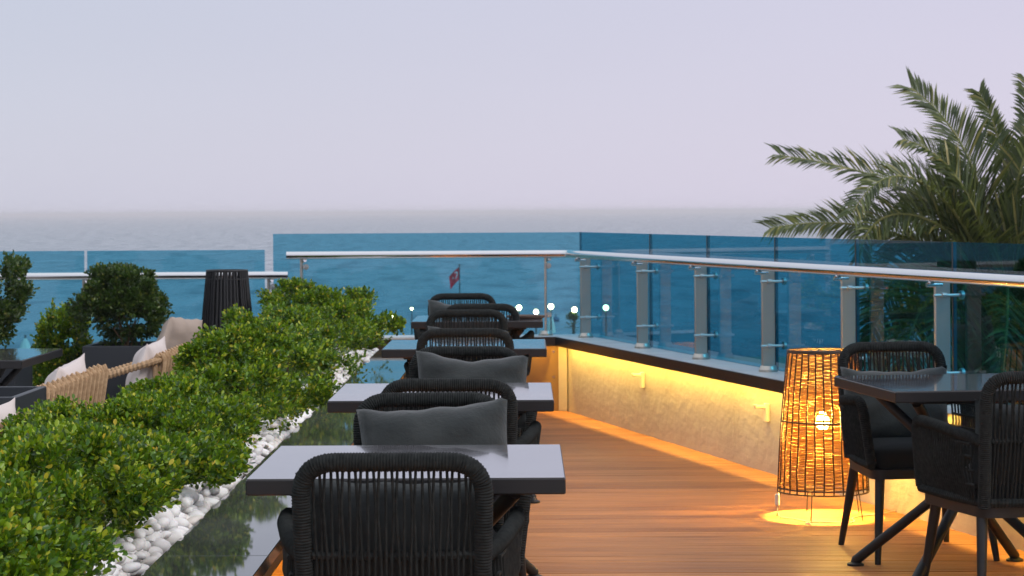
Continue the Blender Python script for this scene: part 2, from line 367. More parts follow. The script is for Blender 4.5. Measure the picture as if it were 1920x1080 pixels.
# sockets on the right wall
def hook(y, z, lab, flip):
    o = empty('wall_outlet', (wx(y), y, z), math.atan2(-1, SL)+PI, lab, 'wall fitting', 'cream outlet fittings on the parapet wall')
    o.rotation_euler = (0, 0, 0)
    o.matrix_world = Matrix(((-DN.x, -DN.y*-1, 0, wx(y)), (-DN.y, -DN.x, 0, y), (0, 0, 1, z), (0, 0, 0, 1)))
    mb = MB(); mb.box((.012, 0, 0), (.024, .040, .10), bev=.004); mb.build('back_plate', 'cream_paint', o)
    mb = MB(); mb.tube([(.02, 0, .03), (.075, 0, .033), (.078, 0, .045)], [.012, .011, .010], 8); mb.build('arm', 'cream_paint', o)
hook(14.2, .345, 'small cream L-shaped fitting on the plastered wall, the one nearer the far corner', 0)
hook(12.1, .325, 'small cream L-shaped fitting on the plastered wall, just left of the lit wicker lamp', 1)

# left lower curb wall
mb = MB(); mb.prism([(-9, 15.95), (-1.74, 15.95), (-1.74, 16.2), (-9, 16.2)], -.15, .30); lw = mb.build('terrace_curb', 'plaster', smooth=False)
tag(lw, 'low plastered curb carrying the lower glass railing on the left', 'wall')
mb = MB(); mb.prism([(-9, 15.90), (-1.75, 15.90), (-1.75, 16.24), (-9, 16.24)], .302, .35); mb.build('curb_coping', 'coping_stone', lw, smooth=False)

# ------------------------------------------------------------------ glass railings
def plate_post(parent, p, n, z0, z1, w=.075, th=.02, mat='post_steel', glass_off=.09):
    """flat steel post standing across the rail; n = outward normal"""
    n = Vector(n).normalized(); t = Vector((-n.y, n.x, 0)); rot = Matrix((n, t, (0, 0, 1))).transposed()
    mb = MB(); mb.box((p[0], p[1], (z0+z1)/2), (w, th, z1-z0), rot, bev=.004); po = mb.build('post', mat, parent)
    mb = MB(); mb.lathe([(.052, 0), (.052, .012), (.047, .018), (.044, .030), (.040, .034)], (p[0], p[1], z0), 16); mb.build('flange', mat, po)
    for zz in (z1-.075, z0+(z1-z0)*.25):
        for sgn in (1,):
            q = Vector((p[0], p[1], zz)); a = q - n*(w/2+.012); b = q + n*(w/2+glass_off-.045) 
            mb = MB(); off = t*(-.022*sgn)
            mb.cyl(tuple(a+off), tuple(b+n*.01+off), .0075, sides=8)
            mb.cyl(tuple(b+off-n*.004), tuple(b+off+n*.012), .021, sides=14)
            mb.cyl(tuple(q+off-n*.012), tuple(q+off+n*.012), .013, sides=10)
            mb.tube([tuple(q+off-t*.0), tuple(q+t*.008)], .007, 8)
            mb.build('glass_clamp', 'clamp_steel', po)
    return po
def pane(parent, a, b, z0, z1, th=.016, mat='blue_glass', gap=.006):
    a = Vector((a[0], a[1], 0)); b = Vector((b[0], b[1], 0)); d = (b-a).normalized(); n = Vector((-d.y, d.x, 0))*th/2; a += d*gap; b -= d*gap
    mb = MB(); mb.prism([tuple((a-n)[:2]), tuple((b-n)[:2]), tuple((b+n)[:2]), tuple((a+n)[:2])], z0, z1); o = mb.build('glass_panel', mat, parent, smooth=False)
    if mat == 'oblique_blue_glass':
        o.data.materials.append(M['glass_edge']); o.data.polygons[3].material_index = 1; o.data.polygons[5].material_index = 1
    return o
rail = empty('glass_railing', (CX, CY, CT), label='blue glass railing with steel handrail turning the corner along the deck and right wall', cat='railing')
RZ = 1.112; GZ = 1.265
rail.location = (0, 0, 0)
pts = fillet([(-1.70, CY+.03, RZ), (CX+.02, CY+.03, RZ), (wx(YN, .02), YN, RZ)], .05, 5)
mb = MB(); mb.tube(resample(pts, .3) if 0 else pts, .027, 20); mb.build('handrail', 'steel', rail)
for py in (15.72, 14.47, 13.38, 12.31, 11.24, 10.20, 9.14, 8.08, 7.0, 5.95, 4.9):
    po = plate_post(rail, (wx(py, .075), py), DN, CT, RZ-.012)
    q = Vector((wx(py, .075), py, RZ-.04)); mb = MB(); mb.cyl(tuple(q), tuple(q-DN*.075), .012, sides=10); mb.cyl(tuple(q-DN*.06), tuple(q-DN*.055+Vector((0, 0, .03))), .008, sides=8); mb.build('rail_bracket', 'steel', po)
for px in (.141, -1.60):
    po = plate_post(rail, (px, 16.03), (0, 1, 0), CT, RZ-.012, th=.018)
    mb = MB(); mb.cyl((px, 16.03, RZ-.045), (px+.03, 15.97, RZ-.035), .013, sides=10); mb.build('rail_bracket', 'steel', po)
gl = [16.14, 14.57, 13.50, 12.42, 11.34, 10.27, 9.2, 8.13, 7.06, 5.99, 4.92, YN]
for a_, b_ in zip(gl[:-1], gl[1:]):
    pane(rail, (wx(a_, .16), a_), (wx(b_, .16), b_), CT-.0, GZ, mat='oblique_blue_glass', gap=.008)
for a_ in gl[1:-1]:
    c_ = Vector((wx(a_, .16), a_, 0)); mb = MB(); mb.box((c_.x, c_.y, (CT+GZ)/2), (.018, .012, GZ-CT-.002), Matrix((DN, Vector((-DN.y, DN.x, 0)), (0, 0, 1))).transposed()); mb.build('panel_seal', 'coping_edge', rail, smooth=False)
pane(rail, (-1.815, 16.14), (wx(16.14, .16)-.004, 16.14), CT+.001, GZ-.001, gap=.0)
low = empty('glass_railing', (0, 0, 0), label='lower blue glass railing with steel handrail along the left terrace edge', cat='railing')
LZ = .972; LG = 1.15
mb = MB(); mb.tube([(-8.5, CY+.03, LZ), (-1.69, CY+.03, LZ)], .027, 20); mb.build('handrail', 'steel', low)
for px in (-1.835, -3.155, -4.5, -5.85):
    po = plate_post(low, (px, 16.03), (0, 1, 0), .35, LZ-.012, th=.018)
    mb = MB(); mb.cyl((px, 16.03, LZ-.045), (px+.03, 15.97, LZ-.035), .013, sides=10); mb.build('rail_bracket', 'steel', po)
gx = [-1.865, -3.165, -4.5, -5.85, -7.2]
for a_, b_ in zip(gx[:-1], gx[1:]): pane(low, (b_, 16.14), (a_, 16.14), .351, LG, gap=.011)

# ------------------------------------------------------------------ bench ledge, planter
ledge = empty('stone_ledge', (0, 0, 0), label='long polished dark stone ledge beside the white pebbles, overhanging an amber glow', cat='ledge')
LX0, LX1 = -1.035, -.73
y = CY-.002; 
while y > YN:
    y1 = max(YN, y-2.4); mb = MB(); mb.box(((LX0+LX1)/2, (y+y1)/2, .43), (LX1-LX0, y-y1-.003, .04), bev=.002); mb.build('slab', 'ledge_stone', ledge, smooth=False); y = y1
mb = MB(); mb.prism([(LX1-.012, YN), (LX1-.002, YN), (LX1-.002, CY-.01), (LX1-.012, CY-.01)], .385, .4095); mb.build('drip_edge', 'coping_edge', ledge, smooth=False)
for i in range(4):
    mb = MB(); mb.box((-1.008, (YN+CY)/2, .05+i*.1), (.016, CY-YN-.02, .094), bev=.002); mb.build('riser_board', 'riser_wood', ledge, smooth=False)
led_line(ledge, 'led', [(LX1-.028, YN), (LX1-.022, YN), (LX1-.022, CY-.05), (LX1-.028, CY-.05)], .403)
planter = empty('planter_trough', (0, 0, 0), label='long dark planter trough holding the hedge between ledge and lower terrace', cat='planter')
mb = MB(); mb.prism([(-1.80, YN), (-1.018, YN), (-1.018, 15.85), (-1.80, 15.85)], -.33, .395); mb.build('trough', 'planter_grey', planter, smooth=False)
mb = MB(); mb.prism([(-1.77, YN+.03), (-1.04, YN+.03), (-1.04, 15.83), (-1.77, 15.83)], .3955, .425); mb.build('soil', 'soil', planter, smooth=False)
mb = MB(); mb.prism([(-1.80, YN), (-1.765, YN), (-1.765, 15.85), (-1.80, 15.85)], .3955, .45); mb.build('rim', 'planter_grey', planter, smooth=False)

# pebbles
import bmesh
def ico(sub):
    b = bmesh.new(); bmesh.ops.create_icosphere(b, subdivisions=sub, radius=1); V = np.array([v.co[:] for v in b.verts]); F = [tuple(v.index for v in f.verts) for f in b.faces]; b.free(); return V, F
IV, IF = ico(2); IV3, IF3 = ico(3)
bed = empty('pebble_border', (0, 0, 0), label='border of smooth white pebbles between the hedge and the dark stone ledge', cat='pebbles')
def pebble_shape(V):
    a_ = rng.uniform(.75, 1.35); d = rng.normal(size=3); d /= np.linalg.norm(d)
    W_ = V*np.array([a_, 1/a_**.6*rng.uniform(.8, 1), rng.uniform(.5, .8)]); W_ = W_ + .12*np.outer(np.maximum(0, W_ @ d), d)
    for _ in range(2):
        d = rng.normal(size=3); d /= np.linalg.norm(d); p = W_ @ d; W_ = W_ - np.outer(np.maximum(0, p-.62)*.7, d)
    return W_
pmesh = []
for i in range(14):
    m_ = MB(); m_.add(pebble_shape(IV), IF); me = m_.mesh('pebble', 'pebble'); 
    me.polygons.foreach_set('use_smooth', [True]*len(me.polygons)); pmesh.append(me)
stones = []
grid = {}
def ok(x, y, z, r):
    c = (int(x/.06), int(y/.06))
    for i in (-1, 0, 1):
        for j in (-1, 0, 1):
            for (a, b, z2, r2) in grid.get((c[0]+i, c[1]+j), ()):
                if (a-x)**2+(b-y)**2+((z-z2)*1.4)**2 < ((r+r2)*.78)**2: return False
    return True
for layer, (z, tries) in enumerate(((.437, 9000), (.462, 8000), (.487, 3500))):
    for _ in range(tries):
        y = random.uniform(4.3, 15.8); x0 = -1.42 + layer*.03; x1 = -1.055-.022*layer + (.012 if random.random() < .3 else 0); x = random.uniform(x0, x1); r = random.choice([random.uniform(.016, .028), random.uniform(.026, .040)])
        if x + r > -1.012: continue
        if ok(x, y, z, r):
            grid.setdefault((int(x/.06), int(y/.06)), []).append((x, y, z, r)); stones.append((x, y, z+random.uniform(-.004, .006), r))
stones.sort(key=lambda s: (0 if s[1] > 5.9 and s[0] > -1.24 and s[2] > .45 else 1, s[1]))
rest = MB()
for i, (x, y, z, r) in enumerate(stones):
    rot = Euler((random.uniform(-.4, .4), random.uniform(-.4, .4), random.uniform(0, 6.28)))
    if i < 300:
        o = link('pebble', pmesh[i % 14], bed); o.location = (x, y, z); o.scale = (r, r, r*1.05); o.rotation_euler = rot
    else:
        rest.add((pebble_shape(IV)*r) @ np.array(rot.to_matrix()).T + np.array([x, y, z]), IF)
o = rest.build('pebbles', 'pebble', bed, kind='stuff'); o.data.polygons.foreach_set('use_smooth', [True]*len(o.data.polygons))

# ------------------------------------------------------------------ foliage
def leaves(P, D, L, Wd, fold=.25):
    """P base points, D directions (n,3), lengths, widths -> verts/faces, 2 quads per leaf folded on the midrib"""
    n = len(P); D = D/np.linalg.norm(D, axis=1)[:, None]; Rn = rng.normal(size=(n, 3)); Sd = np.cross(D, Rn); Sd /= np.linalg.norm(Sd, axis=1)[:, None]
    Up = np.cross(Sd, D); L = L[:, None]; Wd = Wd[:, None]
    base = P; tip = P + D*L; midl = P + D*L*.80 + Sd*Wd*.42 + Up*Wd*fold; midr = P + D*L*.80 - Sd*Wd*.42 + Up*Wd*fold; low_ = P + D*L*.5
    ql = P + D*L*.42 + Sd*Wd*.48 + Up*Wd*fold*.8; qr = P + D*L*.42 - Sd*Wd*.48 + Up*Wd*fold*.8
    V = np.stack([base, ql, midl, tip, midr, qr], 1).reshape(-1, 3)
    i = np.arange(n)*6
    F = np.stack([np.stack([i, i+1, i+2, i+3], 1), np.stack([i, i+3, i+4, i+5], 1)], 1).reshape(-1, 4)
    return V, F
def fastmesh(name, V, F, mat):
    me = bpy.data.meshes.new(name); me.vertices.add(len(V)); me.vertices.foreach_set('co', V.astype(np.float32).ravel())
    k = F.shape[1]; me.loops.add(len(F)*k); me.loops.foreach_set('vertex_index', F.astype(np.int32).ravel())
    me.polygons.add(len(F)); me.polygons.foreach_set('loop_start', np.arange(0, len(F)*k, k, dtype=np.int32)); me.polygons.foreach_set('loop_total', np.full(len(F), k, dtype=np.int32))
    me.materials.append(M[mat]); me.update(calc_edges=True); return me
def bush(name, loc, rad, n_sprig, leaf, label, cat, group=None, mat='box_leaf', base_z=None, lobes=12, shell=.40, parent=None, stems=14, taper=0):
    """irregular shrub: sprigs of leaves through the outer part of a lumpy crown. loc = base point, rad = half sizes; crown centre = loc + (0,0,rad_z)"""
    t = parent or empty(name, loc, 0, label, cat, group)
    r = np.array(rad); c = np.array([0, 0, base_z if base_z is not None else rad[2]])
    ld = rng.normal(size=(lobes, 3)); ld /= np.linalg.norm(ld, axis=1)[:, None]; la = rng.uniform(.05, .50, lobes)
    d = rng.normal(size=(n_sprig, 3)); d /= np.linalg.norm(d, axis=1)[:, None]
    d[:, 2] = np.where(rng.random(n_sprig) < .72, np.abs(d[:, 2]), d[:, 2])
    sc = .84 + (np.maximum(0, d @ ld.T - .55)*la[None, :]*2.6).sum(1)
    depth = shell + (1-shell)*rng.random(n_sprig)**.55
    box = 1/np.maximum(1e-6, (np.abs(d)**2.1).sum(1))**(1/2.1); 
    depth = depth * (1 + .10*(rng.random(n_sprig) < .10))
    P = c + d*box[:, None]*(sc*depth)[:, None]*r
    P[:, :2] *= (1 - taper*np.clip((c[2]+.02-P[:, 2])/c[2], 0, 1))[:, None]
    if n_sprig > 600:      # leaves gather on branchlets: pull sprigs into clumps, leaving hollows between
        K = n_sprig//48; ci = rng.integers(0, n_sprig, K); cp = P[ci]
        own = np.argmin(((P[:, None, :]-cp[None, :, :])**2).sum(2), 1); pull = rng.uniform(.30, .80, K)[own]
        P = P + (cp[own]-P)*pull[:, None]; cen = cp[own]
        push = P - cen
    nl = 9
    out = d*np.array([1, 1, .9]) + np.array([0, 0, .75]) + rng.normal(size=(n_sprig, 3))*.35; out /= np.linalg.norm(out, axis=1)[:, None]
    tt = np.tile(np.linspace(0, 1, nl), n_sprig); PP = np.repeat(P, nl, 0) + np.repeat(out, nl, 0)*(tt*leaf*3.0)[:, None]
    DD = np.repeat(out, nl, 0)*(.35+.8*tt)[:, None] + rng.normal(size=(n_sprig*nl, 3))*.62
    L = leaf*rng.uniform(.7, 1.2, n_sprig*nl); V, F = leaves(PP, DD, L, L*.56)
    ok_ = None
    o = link('foliage', fastmesh('foliage', V, F, mat), t, kind='stuff')
    mb = MB(); 
    for i in range(stems):
        a_ = random.uniform(0, 2*PI); q = np.array([math.cos(a_)*r[0]*random.uniform(.3, .8), math.sin(a_)*r[1]*random.uniform(.3, .8), c[2]+r[2]*random.uniform(-.2, .55)])
        b0 = np.array([q[0]*.25, q[1]*.25, 0]); m_ = (b0+q)/2 + rng.normal(size=3)*.03
        mb.tube([b0, m_, q], [.007, .005, .002], 5)
    mb.build('stem', 'twig', t)
    return t
# the hedge: one shrub after another down the trough
hy = [5.25, 6.4, 7.55, 8.75, 10.0, 11.3, 12.65, 13.75, 15.0]
hl = ['boxwood shrub nearest the camera at the bottom left corner of the photo', 'second boxwood shrub of the hedge, beside the nearest table and pebbles',
      'third hedge shrub from the camera, left of the gap between first two tables', 'fourth hedge shrub, below the tan rope sofa',
      'fifth hedge shrub, left of the second table and before the far rope armchair', 'sixth hedge shrub, just in front of the foot of the black lantern',
      'seventh hedge shrub with yellowish top right of the black lantern', 'next to last shrub at the far end of the hedge',
      'last hedge shrub at the far end before the glass railing']
hh = [.25, .25, .17, .22, .21, .34, .28, .28, .39]
hx = [-1.38, -1.38, -1.39, -1.43, -1.40, -1.40, -1.39, -1.40, -1.41]
for i, y in enumerate(hy):
    n = 3400 if y < 9 else (3000 if y < 12 else 2600)
    bush('hedge_shrub', (hx[i], y, .42), (.32 if y < 13 else .31, .45, hh[i]*.60), n, .0215 if y < 9 else .0235, hl[i], 'shrub', 'shrubs of the hedge in the trough', base_z=hh[i]*.52, stems=18, taper=.16)

# ------------------------------------------------------------------ rope dining chair
def build_chair():
    t = empty('rope_chair')
    # back frame
    def back_y(z): return -.235 - (z-.36)*.135
    top = [(-.205, back_y(.37), .37), (-.212, back_y(.6), .60), (-.218, back_y(.828)-.0, .828), (0, back_y(.828)-.022, .836), (.218, back_y(.828), .828), (.212, back_y(.6), .60), (.205, back_y(.37), .37)]
    path = fillet([top[0], top[1], top[2], top[4], top[5], top[6]], [0, .05, .085, .085, .05, 0], 9)
    path = [(x, y-.024*max(0, 1-(x/.215)**2), z+.004*max(0, 1-(x/.215)**2)) for x, y, z in path]
    mb = MB(); P = resample(path, .02); P = [(x, y-.024*max(0, 1-(x/.215)**2)*(1 if z > .75 else 0)*.0, z) for x, y, z in P]
    rope_tube(mb, P, .0225); mb.build('back_frame', 'rope', t)
    # mid bar
    mb = MB(); xs = np.linspace(-.205, .205, 23); bar = [(x, back_y(.60)-.020*(1-(x/.21)**2), .607) for x in xs]; rope_tube(mb, bar, .0115, .006, .0014, 8); mb.build('mid_bar', 'rope', t)
    mb = MB(); bar = [(x, back_y(.385)-.018*(1-(x/.21)**2), .388) for x in np.linspace(-.20, .20, 23)]; rope_tube(mb, bar, .016, .006, .0012, 8); mb.build('bottom_bar', 'rope', t)
    # ropes
    n = 27
    for i in range(n):
        u = -1 + 2*i/(n-1); x = u*.186; xb = u*.182 + random.uniform(-.002, .002); pinch = .006*math.sin(i*2.1)
        mb = MB(); c = 1-(u)**2; ytop = back_y(.82)-.024*c
        mb.tube([(x, ytop, .822 - (.02 if abs(u) > .93 else 0)), (x+pinch, back_y(.72)-.020*c-.004, .72), (xb, back_y(.607)-.020*c-.011, .607), (xb-pinch*.6, back_y(.5)-.018*c-.006, .5), (xb, back_y(.39)-.018*c, .39)], .0040, 6)
        mb.build('rope', 'rope', t)
    # arms
    for s in (-1, 1):
        pts = [(s*.212, back_y(.6), .600), (s*.255, -.17, .622), (s*.292, .06, .643), (s*.292, .205, .645), (s*.262, .232, .395)]
        path = fillet(pts, [0, .08, .08, .065, 0], 8); mb = MB(); rope_tube(mb, path, .0205); mb.build('armrest', 'rope', t)
        # woven side: strands from arm to seat rim
        mb = MB(); m = 26
        for i in range(m):
            f = i/(m-1); ya = -.215 + f*.41
            xa = s*np.interp(ya, [-.26, -.17, .06, .205], [.215, .255, .290, .290]); za = np.interp(ya, [-.26, -.17, .06, .205], [.60, .622, .642, .642]) 
            yb = -.205 + f*.42; xb = s*np.interp(yb, [-.23, .23], [.222, .258])
            mb.tube([(xa, ya, za), (xa*1.0+s*.006, (ya+yb)/2, .52), (xb, yb, .385)], .0044, 5)
        for zz in (.45, .50, .55, .595):
            mb.tube([(s*(.226+.03*(zz-.39)/.25), -.23, zz), (s*(.25+.03*(zz-.39)/.25), 0, zz), (s*(.262+.025*(zz-.39)/.25), .215, zz)], .006, 5)
        mb.build('arm_weave', 'rope', t, kind='stuff')
        mb = MB(); rope_tube(mb, [(s*.205, -.238, .388), (s*.245, .0, .388), (s*.262, .232, .388)], .016, .006, .0012, 8); mb.build('side_rim', 'rope', t)
        for (a_, b_) in (((s*.215, .195, .35), (s*.248, .262, 0)), ((s*.195, -.195, .35), (s*.232, -.275, 0))):
            mb = MB(); a2 = Vector(a_); b2 = Vector(b_); mb.tube([tuple(a2), tuple(a2.lerp(b2, .5)), tuple(b2+Vector((0, 0, .006))), tuple(b2)], [.021, .0175, .0125, .0125], 12); mb.build('leg', 'powder_metal', t)
    # seat frame (rounded trapezoid) and cushion
    def outline(w0, w1, d, r=.06, k=6):
        c = [(-w0, -d), (w0, -d), (w1, d), (-w1, d)]; out = []
        for i in range(4):
            a_, b_, c_ = Vector(c[i-1]), Vector(c[i]), Vector(c[(i+1) % 4]); s_ = b_+(a_-b_).normalized()*r; e_ = b_+(c_-b_).normalized()*r
            for j in range(k+1): u = j/k; out.append(tuple((1-u)**2*s_+2*u*(1-u)*b_+u*u*e_))
        return out
    o_ = outline(.215, .262, .245); mb = MB(); mb.prism(o_, .335, .372); mb.build('seat_frame', 'powder_metal', t)
    mb = MB(); vs = []; fs = []; o2 = outline(.19, .235, .215, .05); n = len(o2); prof = [(1.0, .374), (1.03, .395), (1.03, .43), (1.0, .447), (.93, .458), (.5, .466)]
    for s_, z in prof: vs += [(x*s_, y*s_, z) for x, y in o2]
    for k in range(len(prof)-1):
        for i in range(n): j = (i+1) % n; fs.append((k*n+i, k*n+j, (k+1)*n+j, (k+1)*n+i))
    fs.append(tuple((len(prof)-1)*n+i for i in range(n))); mb.add(vs, fs); mb.build('seat_cushion', 'seat_fabric', t)
    return t
def pillow_mesh(name, w, h, th, mat, seed, corner=.10, sag=.03):
    r_ = np.random.default_rng(seed); n = 20; vs = []; fs = []
    ph = r_.uniform(0, 6.28, 8)
    def surf(sgn):
        out = []
        for j in range(n+1):
            for i in range(n+1):
                u = -1+2*i/n; v = -1+2*j/n
                x = u*w/2*(1-corner*(1-v*v)*abs(u)**2*.9); z = v*h/2*(1-corner*.5*(1-u*u)*abs(v)**2)
                if v > 0: z += v*(.003*math.sin(6*u+ph[4])+.0025*math.sin(13*u+ph[5])+.012*u*math.sin(ph[6]))
                if v > 0: z -= sag*(1-abs(u)**1.5)*v + .5*sag*v*math.sin(2.2*u+ph[0])*.6
                th_ = th/2*max(0, (1-abs(u)**3.2))**.62*max(0, (1-abs(v)**3.0))**.62
                wr = .006*math.sin(7*u+3*v+ph[1])*math.sin(5*v-2*u+ph[2]) + .008*abs(u)**3*math.sin(11*v+ph[3]) + .005*math.sin(4*u*u+9*v+ph[7])*abs(u)
                out.append((x, sgn*(th_ + wr*(th_/(th/2)))*1.0, z))
        return out
    A = surf(1); B = surf(-1); vs = A+B; N = (n+1)**2
    for j in range(n):
        for i in range(n):
            a_ = j*(n+1)+i; fs.append((a_, a_+n+1, a_+n+2, a_+1)); b_ = N+a_; fs.append((b_, b_+1, b_+n+2, b_+n+1))
    per = [i for i in range(n+1)] + [j*(n+1)+n for j in range(1, n+1)] + [n*(n+1)+i for i in range(n-1, -1, -1)] + [j*(n+1) for j in range(n-1, 0, -1)]
    for a_, b_ in zip(per, per[1:]+per[:1]): fs.append((a_, b_, N+b_, N+a_))
    mb = MB(); mb.add(vs, fs); me = mb.mesh(name, mat, False); me.polygons.foreach_set('use_smooth', [True]*len(me.polygons)); return me
pil = [pillow_mesh('lumbar_pillow', .47, .32, .15, 'pillow_fabric', k, .06, s_) for k, s_ in ((1, .014), (2, .024), (3, .016))]

chair0 = build_chair(); KIDS[chair0.name] = [x for x in bpy.data.objects if x.parent == chair0]
CG = 'charcoal rope armchairs around the tables'; used = [False]
def place_chair(x, y, rz, label, plabel, pk=0, ptilt=0, pdx=0, pdz=0):
    o = chair0 if not used[0] else copy_tree(chair0); used[0] = True
    tag(o, label, 'chair', CG); o.location = (x, y, 0); o.rotation_euler = (0, 0, rz)
    p = link('lumbar_pillow', pil[pk]); tag(p, plabel, 'pillow', 'charcoal pillows on the rope armchairs')
    m_ = Matrix.Translation((x, y, 0)) @ Matrix.Rotation(rz, 4, 'Z') @ Matrix.Translation((pdx, -.195, .615+pdz)) @ Matrix.Rotation(R(12), 4, 'X') @ Matrix.Rotation(ptilt, 4, 'Y')
    p.matrix_world = m_
F_ = 0; B_ = PI
place_chair(-.317, 5.575, F_, 'nearest charcoal rope armchair, its back filling the bottom centre of the photo', 'pillow behind the ropes of the nearest chair back', 0, 0, 0, .015)
place_chair(-.297, 6.70, B_+R(1), 'charcoal rope armchair facing the camera across the nearest table', 'big charcoal pillow with raised right corner, facing the camera behind the nearest table', 0, R(3.5), -.02, .055)
place_chair(-.262, 7.91, F_-R(1), 'charcoal rope armchair seen from behind at the near side of the second table', 'pillow hidden by the chair back at the near side of the second table', 1, 0, 0, -.04)
place_chair(-.262, 9.10, B_-R(1.5), 'charcoal rope armchair facing the camera behind the second table', 'charcoal pillow with sagging top and sharp corners behind the second table', 1, R(1), -.035, .06)
place_chair(-.300, 11.17, F_+R(1), 'charcoal rope armchair with its back to the camera at the third table', 'pillow behind the ropes of the chair at the near side of the third table', 2, 0, 0, -.04)
place_chair(-.335, 12.62, B_+R(1), 'charcoal rope armchair facing the camera just beyond the third table', 'charcoal pillow low in the chair beyond the third table', 1, 0, -.01, -.02)
place_chair(-.265, 14.05, F_-R(2), 'charcoal rope armchair shifted right at the near side of the farthest table', 'pillow behind the back of the chair at the farthest table', 2, 0, 0, -.04)
place_chair(-.440, 15.20, B_, 'farthest charcoal rope armchair, facing the camera before the glass railing', 'charcoal pillow in the farthest chair below the red flag', 1, 0, 0, .03)
RA = R(8.3)
place_chair(1.600, 9.26, B_+RA+R(1), 'charcoal rope armchair beside the lit wicker lamp, behind the right hand table', 'charcoal pillow in the chair beside the lit wicker lamp', 2, R(-1), .015, -.02)
place_chair(1.755, 8.12, F_+RA+R(2), 'charcoal rope armchair at the right edge with its back to the camera', 'pillow in the chair at the right edge of the photo', 0, 0, 0, -.03)

# ------------------------------------------------------------------ tables
def build_table():
    t = empty('dining_table'); D = .8
    mb = MB(); mb.box((0, 0, .7295), (D, D, .040), bev=.003); mb.build('table_top', 'table_edge', t, smooth=False)
    mb = MB(); mb.box((0, 0, .7505), (D-.006, D-.006, .0018)); mb.build('polished_surface', 'table_stone', t, smooth=False)
    mb = MB(); mb.box((0, 0, .701), (.60, .60, .012), bev=.002); mb.build('top_plate', 'powder_metal', t)
    for sx in (-1, 1):
        for sy in (-1, 1):
            a_ = Vector((sx*.27, sy*.25, .695)); b_ = Vector((-sx*.33, -sy*.35, .02)); m_ = a_.lerp(b_, .5)+Vector((sx*.012, -sy*.012, 0))
            mb = MB(); mb.tube([tuple(a_), tuple(m_), tuple(b_)], .020, 12); lg = mb.build('leg', 'powder_metal', t)
            mb = MB(); mb.lathe([(.034, 0), (.034, .008), (.02, .014), (.014, .03)], (-sx*.33, -sy*.35, .0), 14); mb.build('foot_disc', 'powder_metal', lg)
    return t
table0 = build_table(); KIDS[table0.name] = [x for x in bpy.data.objects if x.parent == table0]
for k_ in KIDS[table0.name]: KIDS[k_.name] = [x for x in bpy.data.objects if x.parent == k_]
for i, (x, y, rz, lab) in enumerate([(-.303, 6.005, 0, 'nearest square dark table on crossed legs, its top shining pale lilac'),
        (-.303, 8.315, 0, 'second square dark table from the camera in the centre row'),
        (-.300, 11.27, 0, 'third square dark table of the centre row with a pale blue sheen'),
        (-.297, 13.99, 0, 'farthest table of the centre row, a brown tray on its right side'),
        (1.683, 8.643, R(8.3), 'dark table at the right edge beside the lit wicker lamp')]):
    o = table0 if i == 0 else copy_tree(table0); tag(o, lab, 'table', 'square dining tables on crossed legs'); o.location = (x, y, 0); o.rotation_euler.z = rz
mb = MB(); mb.lathe([(.10, 0), (.115, .004), (.12, .018), (.112, .018), (.10, .008)], (-.0, 13.95, .7516), 24); tag(mb.build('serving_tray', 'dark_tray'), 'round brown tray on the right side of the farthest table', 'tray')

# ------------------------------------------------------------------ lit wicker lamp
LXc, LYc = 1.364, 10.35
lamp = empty('wicker_floor_lamp', (LXc, LYc, 0), label='lit cone shaped wicker floor lamp glowing amber on thin wire legs', cat='lamp')
Z0, Z1, R0, R1 = .122, .768, .204, .155
def rad(z): return R0 + (R1-R0)*((z-Z0)/(Z1-Z0))**1.15 + .004*math.sin((z-Z0)/(Z1-Z0)*PI)
nc = 30
for i in range(nc):
    a_ = 2*PI*i/nc; mb = MB(); mb.tube([((rad(z)+.004)*math.cos(a_+.01*math.sin(z*20+i)), (rad(z)+.004)*math.sin(a_+.01*math.sin(z*20+i)), z) for z in np.linspace(Z0, Z1, 8)], .0038, 6); mb.build('cane', 'cane_dark', lamp)
mb = MB(); lev = int((Z1-Z0-.03)/.0080)
for k in range(lev):
    z = Z0+.02+k*.0080; segs = 60; off = k*.5
    for w in range(0, nc):
        if random.random() < .015: continue
        a0 = 2*PI*w/nc+.012; a1 = 2*PI*(w+1)/nc-.012; pts = []
        zz = z+random.uniform(-.0012, .0012)
        for j in range(4):
            aa = a0+(a1-a0)*j/3; rr = rad(zz)+.0022*math.sin(PI*j/3)*(1 if (k+w) % 2 else -1); pts.append((rr*math.cos(aa), rr*math.sin(aa), zz))
        mb.tube(pts, .0037, 4, caps=False)
mb.build('wicker_weave', 'wicker', lamp, kind='stuff')
for z in (Z0, Z0+.018, .446, Z1-.006, Z1):
    mb = MB(); mb.tube([((rad(z)+.004)*math.cos(t_), (rad(z)+.004)*math.sin(t_), z) for t_ in np.arange(40)*2*PI/40], .0042, 6, closed=True); mb.build('hoop', 'cane_dark', lamp)
for i in range(5):
    a_ = 2*PI*i/5+.55; mb = MB(); mb.tube([(R0*.93*math.cos(a_), R0*.93*math.sin(a_), Z0+.02), (R0*1.04*math.cos(a_), R0*1.04*math.sin(a_), 0.002)], .0028, 6); mb.build('wire_leg', 'cane_dark', lamp)
mb = MB(); mb.lathe([(.004, -.032), (.018, -.029), (.029, -.014), (.031, .002), (.026, .020), (.014, .038), (.012, .05)], (0, 0, .437), 18); mb.build('bulb', 'bulb', lamp)
mb = MB(); mb.cyl((0, 0, .486), (0, 0, .54), .016); mb.tube([(0, 0, .54), (0, 0, Z1-.004)], .003, 6); mb.build('socket', 'cane_dark', lamp)
for a_ in (0, PI/2):
    mb = MB(); mb.tube([(-(R1)*math.cos(a_), -(R1)*math.sin(a_), Z1-.006), ((R1)*math.cos(a_), (R1)*math.sin(a_), Z1-.006)], .003, 6); mb.build('crossbar', 'cane_dark', lamp)
